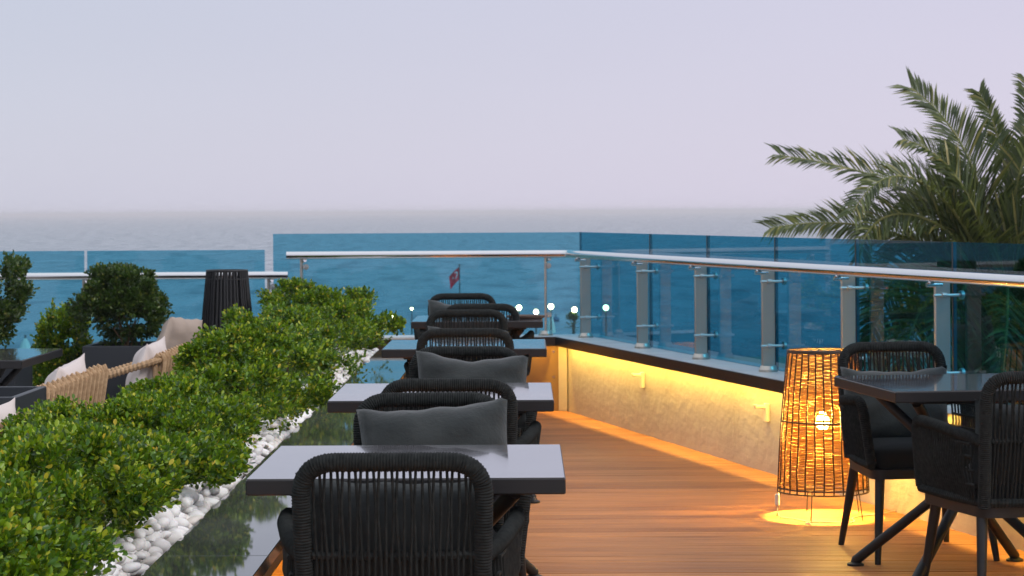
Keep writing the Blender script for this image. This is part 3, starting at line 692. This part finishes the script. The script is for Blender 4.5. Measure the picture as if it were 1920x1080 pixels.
# cable and inline switch
cab = []
for k in range(70):
    t_ = k/69; cab.append((-.205+.30*t_+.05*math.sin(t_*9), -.10-.16*math.sin(t_*PI)+.05*math.cos(t_*11), .006))
cab = [(-.19, .02, .14), (-.212, -.02, .10), (-.214, -.03, .03)] + cab + [(.14, -.05, .006), (.26, .05, .006), (.36, .16, .006)]
mb = MB(); mb.tube(cab, .0028, 6); mb.build('cable', 'clear_cable', lamp)
mb = MB(); mb.box((-.214, -.028, .085), (.022, .016, .055), bev=.005); mb.build('inline_switch', 'white_plastic', lamp)

# ------------------------------------------------------------------ lower terrace furniture
FZ = -.15
# tall black rope lantern
bl = empty('rope_lantern', (-1.97, 14.8, FZ), label='tall unlit black rope lantern tapering upwards behind the hedge', cat='lantern')
def rb(z): return .235 + (.130-.235)*(z/1.2)
for i in range(40):
    a_ = 2*PI*i/40; aa = a_+random.uniform(-.03, .03); mb = MB()
    mb.tube([(rb(z)*math.cos(aa), rb(z)*math.sin(aa), z) for z in (.05, .5, 1.10, 1.19)], [.013, .012, .0075, .0065], 6); mb.build('rope', 'black_rope', bl)
mb = MB(); mb.lathe([(.20, .06), (.115, 1.13)], (0, 0, 0), 24, caps=False); mb.build('liner', 'black_rope', bl)
for z, h_ in ((.05, .02), (1.185, .014), (1.13, .008)):
    mb = MB(); mb.tube([((rb(z))*math.cos(t_), (rb(z))*math.sin(t_), z) for t_ in np.arange(32)*2*PI/32], h_*.6, 6, closed=True); mb.build('hoop', 'black_rope', bl)
for i in range(4):
    a_ = PI/4+i*PI/2; mb = MB(); mb.cyl((rb(0)*math.cos(a_)*.9, rb(0)*math.sin(a_)*.9, .06), (rb(0)*math.cos(a_)*.9, rb(0)*math.sin(a_)*.9, 0), .012); mb.build('foot', 'black_rope', bl)

def rope_sofa(y0, y1, x, label, h=.745):
    t = empty('rope_sofa', (x, (y0+y1)/2, FZ), 0, label, 'sofa', 'tan rope seats behind the hedge'); L = y1-y0; hx = L/2
    path = fillet([(-.62, -hx, .10), (-.62, -hx, .55), (0, -hx+.0, h-.01), (0, hx, h-.01), (-.62, hx, .55), (-.62, hx, .10)], [0, .1, .12, .12, .1, 0], 8)
    mb = MB(); rope_tube(mb, path, .020, .012, .003, 8); mb.build('frame', 'tan_rope', t)
    mb = MB(); mb.tube(fillet([(-.62, -hx+.02, .24), (-.03, -hx+.02, .24), (-.03, hx-.02, .24), (-.62, hx-.02, .24)], .08), .016, 8); mb.build('lower_rail', 'tan_rope', t)
    n = int(L/.115)
    for i in range(n+1):
        yy = -hx+.06+(L-.12)*i/n
        for dx, sgn in ((.014, 1), (-.020, -1)):
            mb = MB(); mb.tube([(dx*.4, yy+.012*sgn, h+.018), (dx*1.5, yy+.010*sgn, h-.012), (dx*.8-.012, yy, h-.20), (-.03, yy-.008*sgn, .24)], [.016, .016, .012, .011], 8); mb.build('rope', 'tan_rope', t)
    mb = MB(); mb.box((-.36, 0, .17), (.62, L-.1, .06), bev=.01); mb.build('seat_base', 'red_wood', t)
    mb = MB(); mb.box((-.37, 0, .27), (.60, L-.12, .13), bev=.03); mb.build('seat_cushion', 'cream_fabric', t)
    for a_ in (-hx+.1, hx-.1):
        for b_ in (-.62, -.08):
            mb = MB(); mb.cyl((b_, a_, .15), (b_, a_, 0), .018); mb.build('leg', 'red_wood', t)
    return t
rope_sofa(10.25, 11.95, -2.25, 'tan rope sofa back showing above the hedge at left, with one cream cushion')
rope_sofa(12.70, 13.85, -2.08, 'tan rope armchair back showing above the hedge left of the black lantern')
rope_sofa(7.3, 9.1, -2.03, 'tan rope sofa nearest the camera, mostly outside the left edge')
cm = [pillow_mesh('cream_cushion', .52, .46, .17, 'cream_fabric', 11, .07, .015), pillow_mesh('cream_cushion', .50, .44, .17, 'cream_fabric', 12, .07, .01)]
def cushion(x, y, z, rz, tilt, k, label, roll=0, sc=1):
    p = link('scatter_cushion', cm[k]); tag(p, label, 'cushion', 'cream cushions on the rope seats'); p.scale = (sc,)*3
    p.matrix_world = Matrix.Translation((x, y, z)) @ Matrix.Rotation(rz, 4, 'Z') @ Matrix.Rotation(tilt, 4, 'X') @ Matrix.Rotation(roll, 4, 'Y') @ Matrix.Scale(sc, 4)
cushion(-2.36, 11.35, .455, R(88), R(16), 0, 'cream cushion leaning over the back of the tan rope sofa', R(-4))
cushion(-2.20, 12.98, .470, R(88), R(16), 1, 'cream cushion on the rope armchair in front of the dark planter', R(-4))
cushion(-2.12, 8.72, .47, R(88), R(16), 0, 'cream cushion cut by the left edge of the photo', R(3))
p = link('scatter_cushion', pillow_mesh('taupe_cushion', .36, .36, .18, 'taupe_fabric', 21, .05, .0)); tag(p, 'plump taupe cushion between the dark planter and the black lantern', 'cushion')
p.matrix_world = Matrix.Translation((-2.20, 14.15, .585)) @ Matrix.Rotation(R(62), 4, 'Z') @ Matrix.Rotation(R(18), 4, 'X') @ Matrix.Rotation(R(8), 4, 'Y')
# armchair under it
ac = empty('lounge_chair', (-2.28, 14.35, FZ), R(-30), 'low lounge chair holding the taupe cushion beside the black lantern', 'armchair')
mb = MB(); mb.box((0, 0, .26), (.46, .46, .06), bev=.01); mb.build('seat', 'red_wood', ac)
mb = MB(); mb.box((0, 0, .36), (.44, .44, .13), bev=.03); mb.build('seat_cushion', 'taupe_fabric', ac)
mb = MB(); mb.box((0, .24, .42), (.46, .03, .34), bev=.01); mb.build('backrest', 'red_wood', ac)
for sx in (-.2, .2):
    for sy in (-.2, .2):
        mb = MB(); mb.cyl((sx, sy, .23), (sx, sy, 0), .018); mb.build('leg', 'red_wood', ac)
st = empty('side_table', (-2.205, 15.2, FZ), 0, 'small round reddish wooden side table left of the black lantern', 'side table')
mb = MB(); mb.lathe([(.125, .615), (.14, .622), (.14, .645), (.128, .652)], (0, 0, 0), 28); mb.build('table_top', 'red_wood', st)
for i in range(12):
    a_ = 2*PI*i/12; mb = MB(); mb.box((.105*math.cos(a_), .105*math.sin(a_), .31), (.014, .04, .61), (0, 0, a_), bev=.003); mb.build('slat', 'red_wood', st)
# dark planters
def planter_box(x0, x1, y0, y1, z1, label, name='planter_box', soil_d=.04):
    t = empty(name, ((x0+x1)/2, (y0+y1)/2, FZ), 0, label, 'planter'); w = x1-x0; d = y1-y0; h = z1-FZ; th = .03
    for n_, c_, s_ in (('side_panel', (0, -d/2+th/2, h/2), (w, th, h)), ('side_panel', (0, d/2-th/2, h/2), (w, th, h)), ('side_panel', (-w/2+th/2, 0, h/2), (th, d-2*th-.002, h)), ('side_panel', (w/2-th/2, 0, h/2), (th, d-2*th-.002, h))):
        mb = MB(); mb.box(c_, s_, bev=.003); mb.build(n_, 'planter_grey', t, smooth=False)
    mb = MB(); mb.box((0, 0, h-soil_d-.05), (w-2*th-.004, d-2*th-.004, .1)); mb.build('soil', 'soil', t, smooth=False)
    return t
planter_box(-2.85, -2.31, 14.40, 14.95, .565, 'dark grey square planter box under the round clipped bush')
planter_box(-2.75, -2.15, 9.45, 10.05, .645, 'dark open topped box with pale rim at the left edge in front of the table', soil_d=.10)
planter_box(-3.75, -3.17, 13.9, 14.4, .50, 'dark planter under the leafy bush cut by the left edge')
bush('clipped_bush', (-2.60, 14.66, .53), (.18, .19, .165), 3600, .027, 'round dark leafy bush growing in the dark planter box', 'bush', mat='dark_leaf', base_z=.235, stems=8)
bush('low_shrub', (-3.10, 15.0, FZ), (.16, .22, .33), 2000, .028, 'low yellow-green shrub between the left table and the dark planter', 'shrub', mat='box_leaf', base_z=.40)
bush('leafy_bush', (-3.47, 14.15, .46), (.21, .22, .17), 2200, .028, 'leafy bush cut off by the left edge above the left table', 'bush', mat='dark_leaf', base_z=.26)
lt = empty('terrace_table', (-3.22, 13.0, FZ), 0, 'dark table with a pale shining top on the lower terrace at the left edge', 'table')
mb = MB(); mb.box((0, 0, .73), (.84, 1.1, .045), bev=.003); mb.build('table_top', 'table_edge', lt, smooth=False)
mb = MB(); mb.box((0, 0, .7538), (.834, 1.094, .0018)); mb.build('polished_surface', 'table_stone', lt, smooth=False)
for sx in (-1, 1):
    for sy in (-1, 1): mb = MB(); mb.tube([(sx*.26, sy*.3, .705), (-sx*.3, -sy*.4, 0)], .02, 10); mb.build('leg', 'powder_metal', lt)

# ------------------------------------------------------------------ palm beyond the glass
GZ0 = -4.55
palm = empty('palm_tree', (4.45, 22.0, GZ0), 0, 'feathery date palm crown rising behind the glass railing at the right edge', 'palm tree')
HZ = .45 - GZ0
mb = MB(); mb.tube([(0, 0, -.1), (.03, 0, 2), (-.02, .02, 4), (0, 0, HZ)], [.26, .22, .20, .20], 14); mb.build('trunk', 'bark', palm)
mb = MB()
for i in range(150):
    a_ = i*2.4; z = .3+i*(HZ-.5)/150; r_ = .21
    mb.box((r_*math.cos(a_), r_*math.sin(a_), z), (.09, .12, .10), (0, -.6, a_))
mb.build('trunk_stubs', 'bark', palm, kind='stuff')
def px3(x, y, Y):   # far frond shapes were read off as angles seen from the deck; turned into metres at distance Y
    return np.array([(x-985)/4210*Y - 4.45, Y-22.0, EYE - (y+.00577*(x-985)-396)/4210*Y - GZ0])
def bez(P, n):
    P = np.asarray(P, float); d = np.r_[0, np.cumsum(np.linalg.norm(np.diff(P, axis=0), axis=1))]; t = np.linspace(0, d[-1], n)
    # Catmull-Rom style smoothing through numpy polyfit
    k = min(3, len(P)-1); return np.stack([np.polyval(np.polyfit(d, P[:, i], k), t) for i in range(3)], 1)
def frond(P, ll=.42, nl=58, lift=.45, roll=None):
    roll = random.uniform(.5, 1.1) if roll is None else roll; ll *= 1.45
    C = bez(P, nl+8); L = np.linalg.norm(np.diff(C, axis=0), axis=1).sum()
    mb = MB(); mb.tube(C, np.linspace(.026, .004, len(C)), 6); fr = mb.build('frond', 'palm_rachis', palm)
    vs = []; fs = []
    for i in range(7, nl+7):
        t_ = i/(nl+7); p = C[i]; T = C[min(i+1, len(C)-1)]-C[i-1]; T /= np.linalg.norm(T)
        up = np.array([0, 0, 1.]); Sd = np.cross(T, up); 
        if np.linalg.norm(Sd) < .25: Sd = np.cross(T, np.array([.3, 1, 0]))
        Sd /= np.linalg.norm(Sd); U = np.cross(Sd, T)
        Sd, U = Sd*math.cos(roll)+U*math.sin(roll), U*math.cos(roll)-Sd*math.sin(roll)
        env = (math.sin(min(1, t_*1.15+.12)*PI*.93)**.55)*ll
        for s_ in (-1, 1):
            for dd in (0, .5):
                l = env*random.uniform(.85, 1.12); d = Sd*s_*(.85) + T*(.55+.5*t_) + U*(lift*random.uniform(.3, 1.1)-.05) + rng.normal(size=3)*.07; d /= np.linalg.norm(d)
                w = np.cross(d, U+rng.normal(size=3)*.4); w /= np.linalg.norm(w); wd = .0125
                q = p + T*dd*L/nl; m_ = q+d*l*.5; tip = q+d*l+np.array([0, 0, -.09*l*2*t_])
                b = len(vs); vs += [q-w*wd*.4, q+w*wd*.4, m_+w*wd+U*.004, tip, m_-w*wd+U*.004]; fs += [(b, b+1, b+2, b+4), (b+4, b+2, b+3)]
    m2 = MB(); m2.add(vs, fs); m2.build('leaflets', 'palm_leaf', fr, smooth=False, kind='stuff')
H = lambda Y=22: px3(1850, 575, Y)
spec = [([(1845, 560), (1790, 430), (1700, 350), (1570, 315), (1462, 290)], 22, .40),
        ([(1835, 570), (1740, 470), (1640, 425), (1540, 420), (1442, 428)], 21.6, .36),
        ([(1850, 560), (1850, 420), (1815, 300), (1765, 215), (1708, 165)], 22.2, .46),
        ([(1862, 560), (1885, 420), (1880, 300), (1862, 230), (1835, 172)], 22.3, .30),
        ([(1850, 560), (1835, 420), (1790, 330), (1740, 280), (1692, 262)], 21.7, .38),
        ([(1845, 560), (1800, 420), (1740, 345), (1660, 335), (1600, 400)], 21.2, .36),
        ([(1840, 570), (1780, 440), (1700, 400), (1640, 420), (1612, 520)], 21.3, .34),
        ([(1850, 560), (1820, 440), (1790, 345), (1765, 270), (1790, 262)], 22.5, .25),
        ([(1870, 560), (1900, 420), (1915, 300), (1925, 210), (1925, 150)], 22.4, .40),
        ([(1880, 560), (1895, 450), (1905, 360), (1925, 280), (1960, 230)], 21.8, .40),
        ([(1880, 570), (1940, 420), (2010, 330), (2120, 290), (2230, 310)], 22, .42),
        ([(1880, 570), (1960, 460), (2060, 420), (2180, 430), (2260, 500)], 22, .42),
        ([(1870, 560), (1960, 380), (2020, 250), (2060, 170), (2130, 120)], 22.2, .42),
        ([(1840, 560), (1760, 500), (1690, 520), (1650, 590), (1620, 690)], 21.4, .42),
        ([(1850, 575), (1790, 530), (1740, 560), (1700, 640), (1690, 750)], 21.1, .42),
        ([(1860, 575), (1840, 520), (1800, 540), (1775, 640), (1770, 760)], 20.8, .42),
        ([(1870, 575), (1880, 520), (1890, 560), (1880, 650), (1860, 780)], 20.7, .42),
        ([(1870, 575), (1920, 520), (1960, 560), (1980, 650), (1990, 780)], 21.0, .42),
        ([(1845, 560), (1790, 480), (1730, 450), (1680, 480), (1640, 560)], 22.8, .40),
        ([(1850, 560), (1800, 400), (1760, 370), (1700, 390), (1660, 450)], 22.6, .36),
        ([(1870, 560), (1890, 470), (1930, 420), (1990, 430), (2040, 520)], 21.6, .40)]
for pts, Y, ll in spec:
    n = len(pts); frond([px3(x, y, 22+(Y-22)*1.4*i/(n-1)) for i, (x, y) in enumerate(pts)], ll)
for i in range(8):
    a_ = random.uniform(0, 2*PI); el = random.uniform(-.3, .55); L = random.uniform(1.1, 1.75); d = np.array([math.cos(a_)*math.cos(el), math.sin(a_)*math.cos(el), math.sin(el)])
    h0 = np.array([0, 0, HZ]); 
    if d[0] < -.3 and el > .2: d[1] = abs(d[1])+.3
    frond([h0, h0+d*L*.4, h0+d*L*.75+np.array([0, 0, -.12*L]), h0+d*L+np.array([0, 0, -.42*L])], .38, 40)
# a second, darker tree mass below it
def tree(name, loc, rad, label, n, leaf=.09):
    t = empty(name, loc, 0, label, 'tree'); bush(name, loc, rad, n, leaf, None, None, mat='dark_leaf', base_z=rad[2]+1.6, parent=t, stems=6)
    mb = MB(); mb.tube([(0, 0, 0), (.05, .03, 1.2), (0, 0, rad[2]+1.4)], [.16, .12, .07], 10); mb.build('trunk', 'bark', t); return t
tree('leafy_tree', (5.6, 24.5, GZ0), (1.2, 1.2, 1.15), 'dark leafy tree mass behind the glass below the palm crown', 5200)

# ------------------------------------------------------------------ far things by the sea
def at(x, y, Y): return ((x-985)/4210*Y, Y, EYE - (y+.00577*(x-985)-396)/4210*Y)
gl_l = ['globe street lamp glowing alone left of the far table, low over the sea', 'faint globe lamp just left of the farthest chair', 'globe lamp touching the right edge of the farthest chairs', 'lowest globe lamp, right above the brown tray',
        'globe lamp beside the thin railing post near the corner', 'globe lamp just left of the corner post', 'globe lamp right of the corner post, seen through the oblique glass']
for (x, y, Y, r), lab in zip([(737, 593, 67, .072), (771, 579, 95, .05), (972, 577, 66, .075), (1004, 585, 64, .068), (1032, 575, 67, .078), (1076, 581, 66, .075), (1135, 577, 66, .08)], gl_l):
    p = at(x, y, Y); t = empty('street_lamp', (p[0], p[1], GZ0), 0, lab, 'street lamp', 'globe lamps along the beach')
    h = p[2]-GZ0; mb = MB(); mb.add(IV3*r+np.array([0, 0, h]), IF3); o = mb.build('globe', 'globe_light', t); o.data.polygons.foreach_set('use_smooth', [True]*len(o.data.polygons))
    mb = MB(); mb.tube([(0, 0, 0), (0, 0, h-r)], [.05, .022], 8); mb.build('pole', 'lamp_post', t)
# flag
p = at(861, 497, 60); fl = empty('flagpole', (p[0], p[1], GZ0), 0, 'thin pole with a drooping red flag with white crescent and star, over the farthest chair', 'flag')
h = p[2]-GZ0; mb = MB(); mb.tube([(0, 0, 0), (0, 0, h)], [.035, .014], 8); mb.add(IV*.03+np.array([0, 0, h]), IF); mb.build('pole', 'lamp_post', fl)
def flagp(u, v, e=0):   # u along the fly 0..1, v down the hoist 0..1; the cloth hangs limp in folds
    x = -.012 - .27*u*(1-.15*v); z = h-.05 - .34*v - .20*u - .06*u*u; y = .035*math.sin(u*9+v*2)+.02*math.sin(v*5)
    return (x, y-e, z)
vs = []; fs = []; n = 14
for j in range(n+1):
    for i in range(n+1): vs.append(flagp(i/n, j/n))
for j in range(n):
    for i in range(n): a_ = j*(n+1)+i; fs.append((a_, a_+1, a_+n+2, a_+n+1))
mb = MB(); mb.add(vs, fs); cloth = mb.build('cloth', 'flag_red', fl)
def patch(poly, name):
    vs = [flagp(u, v, .006) for u, v in poly]; cu = sum(u for u, v in poly)/len(poly); cv = sum(v for u, v in poly)/len(poly)
    mb = MB(); mb.add(vs, [tuple(range(len(vs)))]); mb.build(name, 'flag_white', cloth, smooth=False)
q = 16; outer = [(.36+.22*math.cos(t_), .42+.25*math.sin(t_)) for t_ in np.linspace(R(38), R(322), q)]; inner = [(.42+.175*math.cos(t_), .42+.20*math.sin(t_)) for t_ in np.linspace(R(318), R(42), q)]
for i in range(q-1): patch([outer[i], outer[i+1], inner[q-2-i], inner[q-1-i]], 'crescent')
star = []
for i in range(10):
    rr = .105 if i % 2 == 0 else .042; a_ = PI+i*PI/5; star.append((.66+rr*math.cos(a_), .42+rr*1.1*math.sin(a_)))
for i in range(10): patch([(.66, .42), star[i], star[(i+1) % 10]], 'star')
# closed parasols, buoys, small cypress
def parasol(x, y, Y, mat, r, hh, lab):
    p = at(x, y, Y); t = empty('closed_parasol', (p[0], p[1], GZ0), 0, lab, 'parasol'); h = p[2]-GZ0
    mb = MB(); n = 16; pr = [(.01, 0), (r*.45, -.25*hh), (r*.8, -.6*hh), (r, -hh)]
    vs = [(rr*(1+.12*(j % 2))*math.cos(j*2*PI/n), rr*(1+.12*(j % 2))*math.sin(j*2*PI/n), h+z) for rr, z in pr for j in range(n)]; fs = [(i*n+j, i*n+(j+1) % n, (i+1)*n+(j+1) % n, (i+1)*n+j) for i in range(3) for j in range(n)]
    mb.add(vs, fs); mb.build('canopy', mat, t); mb = MB(); mb.cyl((0, 0, 0), (0, 0, h+.05), .03); mb.build('pole', 'lamp_post', t)
parasol(126, 588, 60, 'parasol_white', .16, .75, 'closed white parasol rising behind the low shrub at left')
parasol(144, 577, 62, 'parasol_blue', .10, 1.0, 'closed dark blue parasol beside the white one at left')
parasol(45, 632, 58, 'parasol_white', .22, .7, 'closed white parasol low behind the left table')
parasol(1032, 588, 70, 'parasol_white', .14, .6, 'closed pale parasol behind the thin railing post near the corner')
def buoy(x, y, Y, lab):
    p = at(x, y, Y); t = empty('mooring_buoy', (p[0], p[1], -6), 0, lab, 'buoy'); mb = MB(); mb.lathe([(.05, -.1), (.22, -.02), (.26, .12), (.18, .26), (.05, .32)], (0, 0, 0), 14); mb.build('float', 'buoy_blue', t)
    mb = MB(); mb.cyl((0, 0, .3), (0, 0, .5), .03); mb.build('ring_post', 'lamp_post', t)
buoy(1041, 603, 151, 'dark blue buoy on the water right of the thin post')
p = at(1073, 588, 66); cy = empty('cypress_tree', (p[0], p[1], GZ0), 0, 'slim small dark cypress under the globe lamp left of the corner post', 'tree')
bush('cypress_tree', (0, 0, 0), (.065, .065, .16), 200, .04, None, None, mat='dark_leaf', base_z=p[2]-GZ0-.2, parent=cy, stems=1)
mb = MB(); mb.cyl((0, 0, 0), (0, 0, p[2]-GZ0-.3), .025); mb.build('trunk', 'bark', cy)

# ------------------------------------------------------------------ sea haze
hz = bpy.data.materials.new('haze'); hz.use_nodes = True; ht = hz.node_tree; ht.nodes.clear()
ho = ht.nodes.new('ShaderNodeOutputMaterial'); hv = ht.nodes.new('ShaderNodeVolumePrincipled'); hv.inputs['Color'].default_value = (1, .98, 1, 1); hv.inputs['Density'].default_value = .0004
ht.links.new(hv.outputs[0], ho.inputs['Volume']); M['haze'] = hz
mb = MB(); mb.box((0, 15900, -1.9), (40000, 32000, 11)); mb.build('haze', 'haze', smooth=False, kind='stuff')
